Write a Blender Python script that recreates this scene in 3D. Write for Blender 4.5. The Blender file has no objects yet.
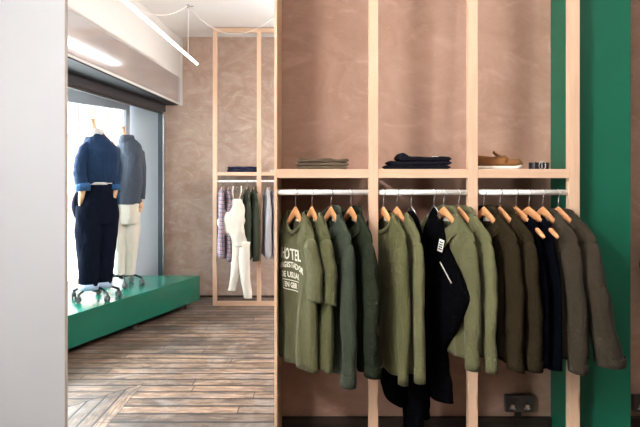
import bpy, bmesh, math, random
from mathutils import Vector, Matrix
PI = math.pi
random.seed(7)
SC = bpy.context.scene
C = SC.collection

# ------------------------------------------------------------------ camera
cam_d = bpy.data.cameras.new('camera')
cam = bpy.data.objects.new('camera', cam_d); C.objects.link(cam)
EYE = 1.56
cam.location = (0, 0, EYE); cam.rotation_euler = (PI/2, 0, 0)
cam_d.sensor_width = 36; cam_d.lens = 33.75
cam_d.shift_x = -4/640; cam_d.shift_y = -39.5/640
cam_d.clip_start = 0.05; cam_d.clip_end = 200
SC.camera = cam
SC.view_settings.view_transform = 'Standard'
SC.view_settings.look = 'None'
SC.view_settings.gamma = 1
SC.view_settings.use_curve_mapping = False
SC.view_settings.exposure = 1.3

# ------------------------------------------------------------------ light
w = bpy.data.worlds.new('sky'); SC.world = w; w.use_nodes = True
bg = w.node_tree.nodes['Background']
bg.inputs[0].default_value = (0.86, 0.93, 1.0, 1); bg.inputs[1].default_value = 4.0

def area(name, loc, rot, sx, sy, power, col, spread=PI):
    l = bpy.data.lights.new(name, 'AREA'); l.shape = 'RECTANGLE'
    l.size = sx; l.size_y = sy; l.energy = power; l.color = col; l.spread = spread
    o = bpy.data.objects.new(name, l); C.objects.link(o)
    o.location = loc; o.rotation_euler = rot
    return o
# daylight falling in through the tall side window beside the camera
area('window_daylight', (-2.22, 0.42, 1.6), (0, -PI/2, 0), 2.6, 0.42, 50, (1.0, 0.97, 0.95))
# daylight falling through the display window
area('display_daylight', (-3.6, 5.6, 1.7), (0, -PI/2, math.radians(-25)), 1.8, 2.2, 230, (0.93, 0.97, 1.0))
TUBE_W = 4.0; ADDED_TUBE_W = 50.0

# ------------------------------------------------------------------ materials
def new_mat(name):
    m = bpy.data.materials.new(name); m.use_nodes = True
    nt = m.node_tree; b = nt.nodes['Principled BSDF']
    return m, nt, b
def N(nt, t, **kw):
    n = nt.nodes.new(t)
    for k, v in kw.items(): setattr(n, k, v)
    return n
def mathn(nt, op, a, b=None, c=None):
    n = nt.nodes.new('ShaderNodeMath'); n.operation = op
    for i, x in enumerate((a, b, c)):
        if x is None: continue
        if isinstance(x, (int, float)): n.inputs[i].default_value = x
        else: nt.links.new(x, n.inputs[i])
    return n.outputs[0]
def mixc(nt, f, a, b, bt='MIX'):
    n = nt.nodes.new('ShaderNodeMix'); n.data_type = 'RGBA'; n.blend_type = bt
    if isinstance(f, (int, float)): n.inputs[0].default_value = f
    else: nt.links.new(f, n.inputs[0])
    for i, x in ((6, a), (7, b)):
        if isinstance(x, tuple): n.inputs[i].default_value = (x[0], x[1], x[2], 1)
        else: nt.links.new(x, n.inputs[i])
    return n.outputs[2]
def noise(nt, co, scale, detail=4, rough=.55, dist=0, d='3D'):
    n = nt.nodes.new('ShaderNodeTexNoise'); n.noise_dimensions = d
    n.inputs['Scale'].default_value = scale; n.inputs['Detail'].default_value = detail
    n.inputs['Roughness'].default_value = rough; n.inputs['Distortion'].default_value = dist
    nt.links.new(co, n.inputs['Vector'])
    return n.outputs['Fac']
def ramp(nt, f, stops):
    n = nt.nodes.new('ShaderNodeValToRGB')
    e = n.color_ramp.elements
    while len(e) < len(stops): e.new(0.5)
    for i, (p, c) in enumerate(stops):
        e[i].position = p; e[i].color = (c, c, c, 1) if isinstance(c, (int, float)) else (c[0], c[1], c[2], 1)
    nt.links.new(f, n.inputs[0]); return n.outputs[0]
def objco(nt, scale=(1, 1, 1), rot=(0, 0, 0)):
    t = nt.nodes.new('ShaderNodeTexCoord'); mp = nt.nodes.new('ShaderNodeMapping')
    mp.inputs['Scale'].default_value = scale; mp.inputs['Rotation'].default_value = rot
    nt.links.new(t.outputs['Object'], mp.inputs[0]); return mp.outputs[0]
def bump(nt, b, h, strength=.3, dist=.01):
    n = nt.nodes.new('ShaderNodeBump'); n.inputs['Strength'].default_value = strength
    n.inputs['Distance'].default_value = dist
    nt.links.new(h, n.inputs['Height']); nt.links.new(n.outputs[0], b.inputs['Normal'])

def plain(name, col, rough=.6, metal=0, spec=.5, var=.04):
    m, nt, b = new_mat(name)
    co = objco(nt); f = noise(nt, co, 14)
    c = mixc(nt, f, tuple(x*(1-var) for x in col), tuple(min(1, x*(1+var)) for x in col))
    nt.links.new(c, b.inputs['Base Color'])
    b.inputs['Roughness'].default_value = rough; b.inputs['Metallic'].default_value = metal
    b.inputs['Specular IOR Level'].default_value = spec
    return m
def cloth(name, col, rough=.9, bumpy=.35, weave=240, var=.16, sheen=.05):
    m, nt, b = new_mat(name)
    co = objco(nt)
    f1 = noise(nt, co, 9, 5); f2 = noise(nt, objco(nt, (weave, weave, weave*.35)), 1, 2)
    f = mathn(nt, 'ADD', mathn(nt, 'MULTIPLY', f1, .6), mathn(nt, 'MULTIPLY', f2, .4))
    c = mixc(nt, f, tuple(x*(1-var) for x in col), tuple(min(1, x*(1+var)) for x in col))
    nt.links.new(c, b.inputs['Base Color'])
    b.inputs['Roughness'].default_value = rough; b.inputs['Specular IOR Level'].default_value = .15 if sum(col) > .05 else .02
    b.inputs['Sheen Weight'].default_value = sheen if sum(col) > .05 else 0; b.inputs['Sheen Roughness'].default_value = .6
    w1 = noise(nt, objco(nt, (1, 1, .30)), 15, 3, .5, 1.0)
    w2 = noise(nt, objco(nt, (1, 1, 1.4), (.5, .3, .2)), 22, 2, .5, 1.4)
    bump(nt, b, mathn(nt, 'ADD', w1, mathn(nt, 'MULTIPLY', w2, .35)), min(1, bumpy*2.0), .016)
    return m
def wood(name, c1, c2, axis='z', rough=.55):
    m, nt, b = new_mat(name)
    sc = {'z': (26, 26, 1.6), 'x': (1.6, 26, 26), 'y': (26, 1.6, 26)}[axis]
    co = objco(nt, sc)
    f = noise(nt, co, 1, 6, .6, .4)
    ringf = ramp(nt, f, [(.32, c1), (.5, tuple((a+b_)/2 for a, b_ in zip(c1, c2))), (.68, c2)])
    kn = nt.nodes.new('ShaderNodeTexVoronoi'); kn.inputs['Scale'].default_value = 1
    ks = {'z': (9, 9, 2.2), 'x': (2.2, 9, 9), 'y': (9, 2.2, 9)}[axis]
    nt.links.new(objco(nt, ks), kn.inputs['Vector'])
    kf = ramp(nt, kn.outputs['Distance'], [(.09, 1), (.15, 0)])
    c = mixc(nt, mathn(nt, 'MULTIPLY', kf, .75), ringf, (.30, .13, .05))
    nt.links.new(c, b.inputs['Base Color']); b.inputs['Roughness'].default_value = rough
    bump(nt, b, f, .12, .003)
    return m
def plaster(name, ca, cb, cc):
    m, nt, b = new_mat(name)
    co = objco(nt)
    big = noise(nt, co, 1.3, 5, .6, .8)
    mid = noise(nt, objco(nt, (1, 1, 1.3), (.3, .4, .2)), 2.7, 7, .66, 1.9)
    tro = noise(nt, objco(nt, (1.0, 1, 2.0), (.0, .7, .0)), 2.1, 9, .70, 3.2)
    c = mixc(nt, ramp(nt, big, [(.35, 0), (.65, 1)]), ca, cb)
    c = mixc(nt, ramp(nt, mid, [(.42, 0), (.68, .75)]), c, cc)
    c = mixc(nt, ramp(nt, tro, [(.55, 0), (.64, .35), (.74, .7)]), c, tuple(min(1, x*1.16+.03) for x in cc))
    fine = noise(nt, objco(nt, (1, 1, 2), (.2, -.8, .1)), 2.6, 9, .7, 3.5)
    c = mixc(nt, ramp(nt, fine, [(.495, 0), (.5, .35), (.507, 0)]), c, tuple(min(1, x*1.25+.04) for x in cc))
    nt.links.new(c, b.inputs['Base Color'])
    b.inputs['Roughness'].default_value = .72; b.inputs['Specular IOR Level'].default_value = .25
    bump(nt, b, mid, .18, .006)
    return m

def floor_mat():
    m, nt, b = new_mat('weathered floorboards')
    g = nt.nodes.new('ShaderNodeNewGeometry'); sp = nt.nodes.new('ShaderNodeSeparateXYZ')
    nt.links.new(g.outputs['Position'], sp.inputs[0]); X, Y = sp.outputs[0], sp.outputs[1]
    # mitred patch where the boards turn through a right angle
    c1 = mathn(nt, 'LESS_THAN', X, -1.343)
    lim = mathn(nt, 'ADD', mathn(nt, 'MULTIPLY', mathn(nt, 'ADD', X, 1.343), 1.2), 4.465)
    c2 = mathn(nt, 'LESS_THAN', Y, lim)
    sel = mathn(nt, 'MULTIPLY', c1, c2)
    inv = mathn(nt, 'SUBTRACT', 1.0, sel)
    across = mathn(nt, 'ADD', mathn(nt, 'MULTIPLY', inv, mathn(nt, 'MULTIPLY', mathn(nt, 'ADD', Y, .032), 1/.131)),
                   mathn(nt, 'MULTIPLY', sel, mathn(nt, 'MULTIPLY', mathn(nt, 'ADD', X, 1.343), 1/.0955)))
    along = mathn(nt, 'ADD', mathn(nt, 'MULTIPLY', inv, X), mathn(nt, 'MULTIPLY', sel, Y))
    idx = mathn(nt, 'ADD', mathn(nt, 'FLOOR', across), mathn(nt, 'MULTIPLY', sel, 57.0))
    fr = mathn(nt, 'FRACT', across)
    wn = nt.nodes.new('ShaderNodeTexWhiteNoise'); wn.noise_dimensions = '1D'; nt.links.new(idx, wn.inputs['W'])
    sh = mathn(nt, 'ADD', along, mathn(nt, 'MULTIPLY', wn.outputs['Value'], 7.3))
    bl = mathn(nt, 'MULTIPLY', sh, 1/2.1)
    bidx = mathn(nt, 'FLOOR', bl); bfr = mathn(nt, 'FRACT', bl)
    wn2 = nt.nodes.new('ShaderNodeTexWhiteNoise'); wn2.noise_dimensions = '1D'
    nt.links.new(mathn(nt, 'ADD', mathn(nt, 'MULTIPLY', idx, 13.7), bidx), wn2.inputs['W'])
    cv = nt.nodes.new('ShaderNodeCombineXYZ')
    nt.links.new(mathn(nt, 'MULTIPLY', sh, 4.2), cv.inputs[0])
    nt.links.new(mathn(nt, 'MULTIPLY', across, 3.4), cv.inputs[1]); nt.links.new(mathn(nt, 'MULTIPLY', idx, 3.1), cv.inputs[2])
    grain = noise(nt, cv.outputs[0], 1.6, 9, .68, .5)
    grain2 = noise(nt, cv.outputs[0], 9, 5, .7, .2)
    base = ramp(nt, grain, [(.30, (.026, .016, .010)), (.42, (.098, .062, .041)), (.54, (.190, .130, .093)), (.70, (.36, .27, .205))])
    tone = ramp(nt, wn2.outputs['Value'], [(0, (.62, .60, .58)), (.5, (.95, .92, .88)), (1, (1.25, 1.18, 1.10))])
    c = mixc(nt, 1.0, base, tone, 'MULTIPLY')
    pb = nt.nodes.new('ShaderNodeMapping'); nt.links.new(g.outputs['Position'], pb.inputs[0]); pb.inputs['Scale'].default_value = (.8, 2.4, 1)
    blot = noise(nt, pb.outputs[0], 1.5, 7, .7, .8)
    c = mixc(nt, ramp(nt, blot, [(.50, 0), (.57, .55), (.70, .85)]), c, (.045, .038, .036))
    blot2 = noise(nt, g.outputs['Position'], 3.3, 6, .65, .6)
    c = mixc(nt, ramp(nt, blot2, [(.5, 0), (.75, .6)]), c, (.27, .245, .225))
    c = mixc(nt, ramp(nt, grain2, [(.55, 0), (.8, .5)]), c, (.06, .045, .035))
    gapw = .12
    e1 = mathn(nt, 'LESS_THAN', fr, gapw); e2 = mathn(nt, 'GREATER_THAN', fr, 1-gapw*.4)
    e3 = mathn(nt, 'LESS_THAN', bfr, .003)
    # mitre joint and patch border
    d1 = mathn(nt, 'MULTIPLY', mathn(nt, 'LESS_THAN', mathn(nt, 'ABSOLUTE', mathn(nt, 'SUBTRACT', Y, lim)), .008), c1)
    gap = mathn(nt, 'MINIMUM', mathn(nt, 'ADD', mathn(nt, 'ADD', e1, e2), mathn(nt, 'ADD', e3, d1)), 1.0)
    c = mixc(nt, mathn(nt, 'MULTIPLY', gap, .95), c, (.012, .009, .008))
    nt.links.new(c, b.inputs['Base Color'])
    rr = ramp(nt, grain, [(.3, .42), (.7, .62)]); nt.links.new(rr, b.inputs['Roughness'])
    b.inputs['Specular IOR Level'].default_value = .4
    hh = mathn(nt, 'SUBTRACT', mathn(nt, 'MULTIPLY', grain, .4), gap)
    bump(nt, b, hh, .35, .006)
    return m

def plaid_mat():
    m, nt, b = new_mat('plaid cotton')
    t = nt.nodes.new('ShaderNodeTexCoord'); sp = nt.nodes.new('ShaderNodeSeparateXYZ')
    nt.links.new(t.outputs['Object'], sp.inputs[0])
    u = mathn(nt, 'ADD', sp.outputs[0], sp.outputs[1]); v = sp.outputs[2]
    def stripe(x, per, off, wd): return mathn(nt, 'LESS_THAN', mathn(nt, 'FRACT', mathn(nt, 'ADD', mathn(nt, 'MULTIPLY', x, 1/per), off)), wd)
    c = (.30, .29, .32)
    c = mixc(nt, mathn(nt, 'MULTIPLY', stripe(u, .042, 0, .30), .75), c, (.07, .07, .12))
    c = mixc(nt, mathn(nt, 'MULTIPLY', stripe(v, .048, .1, .30), .75), c, (.08, .07, .11))
    c = mixc(nt, mathn(nt, 'MULTIPLY', stripe(v, .048, .6, .14), .75), c, (.35, .05, .05))
    c = mixc(nt, mathn(nt, 'MULTIPLY', stripe(u, .042, .55, .14), .7), c, (.36, .07, .06))
    nt.links.new(c, b.inputs['Base Color']); b.inputs['Roughness'].default_value = .9
    return m
def glass_mat():
    m = bpy.data.materials.new('window glass'); m.use_nodes = True; nt = m.node_tree; nt.nodes.clear()
    o = nt.nodes.new('ShaderNodeOutputMaterial'); tr = nt.nodes.new('ShaderNodeBsdfTransparent'); gl = nt.nodes.new('ShaderNodeBsdfGlossy')
    gl.inputs['Roughness'].default_value = .02; tr.inputs[0].default_value = (.97, .99, .98, 1)
    mx = nt.nodes.new('ShaderNodeMixShader'); fz = nt.nodes.new('ShaderNodeFresnel'); fz.inputs[0].default_value = 1.3
    nt.links.new(fz.outputs[0], mx.inputs[0]); nt.links.new(tr.outputs[0], mx.inputs[1]); nt.links.new(gl.outputs[0], mx.inputs[2])
    nt.links.new(mx.outputs[0], o.inputs[0]); return m
def emit(name, col, s):
    m, nt, b = new_mat(name)
    b.inputs['Base Color'].default_value = (1, 1, 1, 1)
    b.inputs['Emission Color'].default_value = (*col, 1); b.inputs['Emission Strength'].default_value = s
    return m
def steel(name, col, rough):
    m, nt, b = new_mat(name)
    f = noise(nt, objco(nt, (200, 2, 200)), 1, 3)
    nt.links.new(mixc(nt, f, tuple(x*.92 for x in col), col), b.inputs['Base Color'])
    b.inputs['Metallic'].default_value = .85; b.inputs['Roughness'].default_value = rough
    return m

M = dict(
 white=plain('white painted panel', (.46, .48, .51), .55, var=.01),
 wallwhite=plain('off white painted plaster', (.60, .585, .56), .8, var=.01),
 ceil=plain('white ceiling paint', (.84, .83, .82), .85, var=.01),
 plaster=plaster('pink trowelled plaster', (.33, .195, .140), (.41, .250, .188), (.46, .298, .235)),
 plasterfar=plaster('grey pink bare plaster', (.36, .245, .185), (.44, .315, .25), (.52, .42, .36)),
 floor=floor_mat(),
 pine_z=wood('planed pine upright', (.60, .39, .26), (.70, .485, .345), 'z'),
 pine_x=wood('planed pine crosspiece', (.60, .39, .26), (.70, .485, .345), 'x'),
 ply=wood('plywood edge', (.62, .40, .26), (.72, .50, .34), 'z'),
 edge=plain('grey beige edging', (.30, .26, .23), .6),
 backwall=plain('brown bounce absorbing wall', (.10, .07, .055), .8),  # unseen walls, coloured dark to cut the fill light
 darkwood=wood('dark stained skirting', (.008, .005, .0035), (.036, .020, .012), 'x', .6),
 beech=wood('varnished beech', (.52, .235, .098), (.62, .30, .135), 'x', .35),
 limb=wood('pale beech', (.62, .36, .19), (.70, .43, .25), 'z', .45),
 green=plain('emerald green paint', (.001, .105, .057), .55),
 greenplat=plain('satin green paint', (.001, .105, .066), .2),
 rail=plain('white enamelled rail', (.86, .85, .83), .3),
 chrome=steel('brushed chrome', (.62, .62, .64), .25),
 steel=steel('brushed steel housing', (.74, .76, .80), .16),
 dark=plain('dark grey metal', (.022, .023, .027), .6, spec=.2),
 darkmetal=steel('dark steel', (.10, .105, .12), .4),
 blackpl=plain('black plastic', (.02, .02, .022), .4),
 socket=steel('black nickel plate', (.10, .10, .11), .35),
 grey=plain('grey rubber', (.10, .10, .105), .6, spec=.2),
 tube=emit('glowing diffuser', (1.0, .97, .94), TUBE_W),
 addednear=emit('warm added light diffuser', (1.0, .93, .86), ADDED_TUBE_W), addedleft=emit('white added light diffuser', (1.0, .96, .925), 430.0), addedfar=emit('bright added light diffuser', (1.0, .97, .94), 180.0),  # emitters of the added out-of-view tubes: near, left and far
 cable=plain('white cable', (.75, .72, .68), .5),
 glass=glass_mat(),
 tee=cloth('olive jersey', (0.0722, 0.0722, 0.0328)),
 tee2=cloth('deep olive jersey', (0.0640, 0.0656, 0.0279)),
 ftgreen=cloth('grey green cotton', (0.0254, 0.0336, 0.0213)),
 dkgreen=cloth('dark forest cotton', (0.0164, 0.0197, 0.0123), bumpy=.7),
 henley=cloth('olive ribbed cotton', (0.0697, 0.0689, 0.0279)),
 olive=cloth('olive twill', (0.0820, 0.0804, 0.0377)),
 olive2=cloth('light olive cotton', (0.0968, 0.0943, 0.0443)),
 brown=cloth('brown olive wool', (0.0203, 0.0150, 0.0081)),
 brown2=cloth('taupe brown wool', (0.0269, 0.0199, 0.0114)),
 black=cloth('black cotton', (.0012, .0012, .0017), var=.3, bumpy=.5),
 navy=cloth('midnight navy wool', (.0013, .0015, .0034)),
 stack_olive=cloth('khaki brown cotton', (.085, .062, .040)),
 stack_black=cloth('black blue cotton', (.008, .008, .012)),
 stack_navy=cloth('navy denim', (.014, .018, .05)),
 plaid=plaid_mat(),
 cream=cloth('cream canvas', (.64, .60, .52)),
 greyshirt=cloth('light grey cotton', (.36, .34, .35)),
 fargreen=cloth('dark olive twill', (.035, .042, .026)),
 bluewool=cloth('indigo blue cotton', (.007, .023, .060), bumpy=.6, var=.35),
 bluelt=cloth('light indigo lining', (.020, .070, .165)),
 navytr=cloth('dark navy denim', (.005, .007, .014), bumpy=.6),
 denimlt=cloth('pale denim turn up', (.35, .45, .60)),
 greywool=cloth('charcoal blue chambray', (.055, .068, .092), bumpy=.6, var=.3),
 collarw=cloth('oatmeal cotton', (.55, .53, .50)),
 suede=cloth('tan suede', (.20, .085, .028), bumpy=.2),
 sole=plain('cream rubber sole', (.80, .78, .72), .6),
 leather=plain('black leather', (.012, .012, .016), .35),
 printm=plain('pale ink', (.66, .65, .56), .8),
 label=plain('white woven label', (.75, .74, .70), .8),
 ink=plain('black ink', (.03, .03, .03), .8),
 brick=plain('orange brick', (.55, .27, .17), .9),
 facade=plain('pale render', (.72, .74, .76), .9),
 winblue=plain('blue grey window', (.30, .40, .50), .2),
 road=plain('pale paving', (.5, .5, .5), .9),
)

# ------------------------------------------------------------------ helpers
class MB:
    def __init__(s): s.v = []; s.f = []; s.mi = []
    def add(s, vs, fs, mi=0):
        o = len(s.v); s.v += [tuple(v) for v in vs]; s.f += [tuple(i+o for i in f) for f in fs]; s.mi += [mi]*len(fs); return s
    def box(s, x0, x1, y0, y1, z0, z1, mi=0):
        return s.add([(x0,y0,z0),(x1,y0,z0),(x1,y1,z0),(x0,y1,z0),(x0,y0,z1),(x1,y0,z1),(x1,y1,z1),(x0,y1,z1)],
              [(0,3,2,1),(4,5,6,7),(0,1,5,4),(1,2,6,5),(2,3,7,6),(3,0,4,7)], mi)
    def prism(s, poly, z0, z1, mi=0):
        n = len(poly)
        vs = [(x,y,z0) for x,y in poly]+[(x,y,z1) for x,y in poly]
        fs = [tuple(range(n-1,-1,-1)), tuple(range(n,2*n))]+[(i,(i+1)%n,n+(i+1)%n,n+i) for i in range(n)]
        return s.add(vs, fs, mi)
    def tube(s, pts, r, seg=8, cap=True, mi=0, flat=1.0):
        pts = [Vector(p) for p in pts]; n = len(pts); rr = r if isinstance(r, (list, tuple)) else [r]*n
        vs = []; prev = None
        for i, p in enumerate(pts):
            d = (pts[min(i+1,n-1)]-pts[max(i-1,0)]).normalized()
            if prev is None:
                a = Vector((0,0,1)) if abs(d.z) < .9 else Vector((0,1,0))
                a = (a-d*a.dot(d)).normalized()
            else: a = (prev-d*prev.dot(d)).normalized()
            prev = a; b = d.cross(a)
            for k in range(seg):
                t = 2*PI*k/seg; vs.append(p+(a*math.cos(t)+b*math.sin(t)*flat)*rr[i])
        fs = [(i*seg+k, i*seg+(k+1)%seg, (i+1)*seg+(k+1)%seg, (i+1)*seg+k) for i in range(n-1) for k in range(seg)]
        if cap: fs += [tuple(range(seg-1,-1,-1)), tuple((n-1)*seg+k for k in range(seg))]
        return s.add(vs, fs, mi)
    def lathe(s, prof, seg=20, c=(0,0,0), mi=0):
        vs = []; n = len(prof)
        for r, z in prof:
            for k in range(seg):
                t = 2*PI*k/seg; vs.append((c[0]+r*math.cos(t), c[1]+r*math.sin(t), c[2]+z))
        fs = [(i*seg+k, i*seg+(k+1)%seg, (i+1)*seg+(k+1)%seg, (i+1)*seg+k) for i in range(n-1) for k in range(seg)]
        fs += [tuple(range(seg-1,-1,-1)), tuple((n-1)*seg+k for k in range(seg))]
        return s.add(vs, fs, mi)
    def xf(s, mat, start=0):
        for i in range(start, len(s.v)): s.v[i] = tuple(mat @ Vector(s.v[i]))
        return s
    def build(s, name, mats, parent=None, smooth=False, bevel=0, loc=(0,0,0), solid=0, sub=0, merge=0, rotz=0):
        me = bpy.data.meshes.new(name); me.from_pydata(s.v, [], s.f)
        if not isinstance(mats, (list, tuple)): mats = [mats]
        for m_ in mats: me.materials.append(m_)
        me.polygons.foreach_set('material_index', s.mi)
        bm = bmesh.new(); bm.from_mesh(me)
        if merge: bmesh.ops.remove_doubles(bm, verts=bm.verts, dist=merge)
        bmesh.ops.recalc_face_normals(bm, faces=bm.faces)
        bm.to_mesh(me); bm.free()
        if smooth: me.polygons.foreach_set('use_smooth', [True]*len(me.polygons))
        o = bpy.data.objects.new(name, me); C.objects.link(o); o.location = loc
        if rotz: o.rotation_euler.z = rotz
        if parent is not None: o.parent = parent
        if solid:
            md = o.modifiers.new('thickness', 'SOLIDIFY'); md.thickness = solid; md.offset = 0
        if bevel:
            md = o.modifiers.new('bevel', 'BEVEL'); md.width = bevel; md.segments = 2; md.limit_method = 'ANGLE'
        if sub:
            md = o.modifiers.new('sub', 'SUBSURF'); md.levels = sub; md.render_levels = sub
        return o
def tag(o, label, cat, group=None):
    o['label'] = label; o['category'] = cat
    if group: o['group'] = group
    return o
def thing(name, label, cat, loc=(0,0,0), rotz=0, group=None):
    o = bpy.data.objects.new(name, None); C.objects.link(o); o.location = loc; o.rotation_euler = (0,0,rotz)
    o.empty_display_size = .1
    return tag(o, label, cat, group)
def struct(o): o['kind'] = 'structure'; return o
def box(name, x0,x1,y0,y1,z0,z1, m, parent=None, bevel=0):
    cx, cy = (x0+x1)/2, (y0+y1)/2
    return MB().box(x0-cx,x1-cx,y0-cy,y1-cy,0,z1-z0).build(name, m, parent, bevel=bevel, loc=(cx,cy,z0))
def Xat(px, Y): return (px-324)*Y/600
def Zat(py, Y): return EYE+(174-py)*Y/600

# ------------------------------------------------------------------ the room
CH = 3.30
def lw(Y): return -1.82-.0238*(7.62-Y)
struct(box('floor', -2.1, 4.0, -3.2, 7.9, -.12, 0, M['floor']))
struct(MB().prism([(-2.6,3.6),(-2.1,3.6),(-2.1,7.9),(-3.9,7.9),(-3.9,4.0)], -.12, 0).build('floor', M['floor']))
struct(box('ceiling', -2.4, 4.0, -3.2, 7.9, CH, CH+.12, M['ceil']))
struct(box('wall_far', -2.02, 4.0, 7.62, 7.78, 0, CH, M['plasterfar']))
struct(box('wall_back', -2.2, 4.0, -3.3, -3.16, 0, CH, M['backwall']))
struct(box('wall_right', 3.9, 4.05, -3.2, 7.7, 0, CH, M['backwall']))
# left wall with the tall window opening beside the camera
a, b_ = .16, .68
lwm = MB()
for (y0, y1, z0, z1) in ((-3.2, a, 0, CH), (a, b_, 0, .3), (a, b_, 2.9, CH), (b_, 3.3, 0, CH)):
    lwm.prism([(lw(y0)-.14,y0),(lw(y0),y0),(lw(y1),y1),(lw(y1)-.14,y1)], z0, z1)
struct(lwm.build('wall_left', M['wallwhite']))
g = MB().box(-2.08,-2.05,a,b_,.3,2.9).build('window_2', M['white'])
g.data.clear_geometry(); fm = MB()
for (y0,y1,z0,z1) in ((a,a+.03,.3,2.9),(b_-.03,b_,.3,2.9),(a,b_,.3,.33),(a,b_,2.87,2.9)): fm.box(-2.10,-2.04,y0,y1,z0,z1)
bpy.data.objects.remove(g)
w2 = struct(fm.build('window_2', M['white']))
struct(MB().box(-2.073,-2.067,a+.03,b_-.03,.33,2.87).build('window_pane', M['glass'], w2))
# plaster wall behind the near rack and the white panel at the left
NW = 3.10
struct(box('wall_middle', -.232, 3.9, NW, NW+.12, 0, CH, M['plaster']))
struct(box('baseboard_middle', -.216, 1.17, NW-.022, NW, 0, .31, M['darkwood'], bevel=.004))
struct(box('baseboard_middle', 1.463, 3.9, NW-.022, NW, 0, .31, M['darkwood'], bevel=.004))
struct(box('baseboard_far', -1.82, 3.9, 7.6, 7.62, 0, .02, M['darkwood']))
gp = struct(box('wall_pillar', 1.17, 1.463, 2.86, NW, 0, CH, M['green'], bevel=.003))
wp = struct(box('wall_partition', -1.93, -1.205, 2.79, 2.81, 0, CH, M['white']))
struct(box('trim_1', -1.205, -1.2005, 2.789, 2.811, 0, CH, M['edge']))
# bulkhead above the display opening + white trim beside it
def strip(x_off0, x_off1, y0, y1, z0, z1, name, mat, parent=None):
    return MB().prism([(lw(y0)+x_off0,y0),(lw(y0)+x_off1,y0),(lw(y1)+x_off1,y1),(lw(y1)+x_off0,y1)], z0, z1).build(name, mat, parent)
struct(strip(-.6, -.012, 3.3, 7.62, 2.44, CH, 'wall_bulkhead', M['wallwhite']))
struct(MB().box(-1.832,-1.795,7.6,7.62,2.43,CH).build('trim_2', M['wallwhite']))
sb = thing('shutter_housing', 'long brushed steel roller shutter box above the display window', 'shutter box', (lw(5.4), 5.4, 2.46))
sb.location = (0,0,2.46)
hm = MB().prism([(lw(3.32)-.42,3.32),(lw(3.32),3.32),(lw(7.6),7.6),(lw(7.6)-.18,7.6)], 0, .32).build('housing', M['steel'], sb, bevel=.006)
MB().prism([(-2.33,3.34),(-1.94,3.34),(-1.845,7.59),(-2.02,7.59)], -.03, -.001).build('soffit_plate', M['dark'], sb)
MB().prism([(-2.40,3.34),(-2.33,3.34),(-2.00,7.58),(-2.06,7.58)], -.12, -.03).build('guide_track', M['darkmetal'], sb)
MB().prism([(-2.365,3.4),(-2.345,3.4),(-2.03,7.5),(-2.045,7.5)], -.15, -.12).build('guide_slot', M['blackpl'], sb)
o = MB().box(-2.075,-2.02,7.50,7.585,0,2.33).build('window_post', M['darkmetal'], sb); o.location=(0,0,-2.46)
MB().box(-2.019,-2.005,7.505,7.58,.0,2.33).build('window_post_trim', M['chrome'], sb).location=(0,0,-2.46)

# display bay: return wall, head, frame, glass
struct(MB().prism([(-2.50,7.62),(-2.02,7.62),(-2.02,7.72),(-2.50,7.72)],0,2.62).build('wall_bay', M['white']))
struct(MB().prism([(-2.0,7.7),(-2.0,3.3),(-4.0,3.3),(-4.0,4.6),(-2.55,7.7)],2.52,2.64).build('ceiling_bay', M['white']))
struct(MB().box(-4.0,-1.93,3.2,3.3,0,2.6).build('wall_bay_near', M['white']))
p0 = Vector((-2.47,7.55)); p1 = Vector((-3.75,4.55)); d = (p1-p0).normalized(); nrm = Vector((-d.y, d.x))
def along(s0, s1, off0, off1):
    return [tuple(p0+d*s0+nrm*off0), tuple(p0+d*s1+nrm*off0), tuple(p0+d*s1+nrm*off1), tuple(p0+d*s0+nrm*off1)]
LL = (p1-p0).length
wf = MB()
wf.prism(along(0,LL,-.035,.035),2.36,2.52); wf.prism(along(0,LL,-.035,.035),0,.34)
for s0 in (0, 1.55, LL-.07): wf.prism(along(s0,s0+.07,-.035,.035),.34,2.36)
w1 = struct(wf.build('window_1', M['white']))
struct(MB().prism(along(.07,LL-.07,-.004,.004),.34,2.36).build('window_pane', M['glass'], w1))
wf = MB(); wf.box(-3.80,-3.72,3.3,4.5,0,.34); wf.box(-3.80,-3.72,3.3,4.5,2.36,2.52)
w3 = struct(wf.build('window_3', M['white']))
struct(MB().box(-3.764,-3.756,3.3,4.5,.34,2.36).build('window_pane', M['glass'], w3))

# street and the buildings opposite
struct(box('ground', -26, -4.0, -6, 40, -.25, -.15, M['road']))
def building(x0, x1, y0, y1, h, wm, label, rows):
    t = thing('building', label, 'building', ((x0+x1)/2, (y0+y1)/2, -.15))
    MB().box(-(x1-x0)/2,(x1-x0)/2,-(y1-y0)/2,(y1-y0)/2,0,h).build('wall', wm, t)
    for r in range(rows):
        k = 0; y = y0+.8
        while y < y1-1.2:
            z = .9+r*2.7
            f = MB().box(-.05,.05,0,1.0,0,1.6)
            f.box(.05,.09,-.06,0,-.06,1.66); f.box(.05,.09,1.0,1.06,-.06,1.66); f.box(.05,.09,.47,.53,0,1.6)
            f.box(.05,.09,0,1.0,.77,.83); f.box(.05,.12,-.1,1.1,-.1,-.02)
            n0 = 6
            mi = [0]*n0+[1]*(len(f.f)-n0); f.mi = mi
            f.build('window', [M['winblue'], M['white']], t, loc=((x1-x0)/2, y-(y0+y1)/2, z)); y += 2.0
    return t
building(-17, -12, 16, 25, 9, M['facade'], 'pale rendered building across the street, seen beside the blue mannequin', 3)
building(-17, -11.5, 25.3, 34, 7, M['brick'], 'orange brick building across the street further along', 2)

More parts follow.
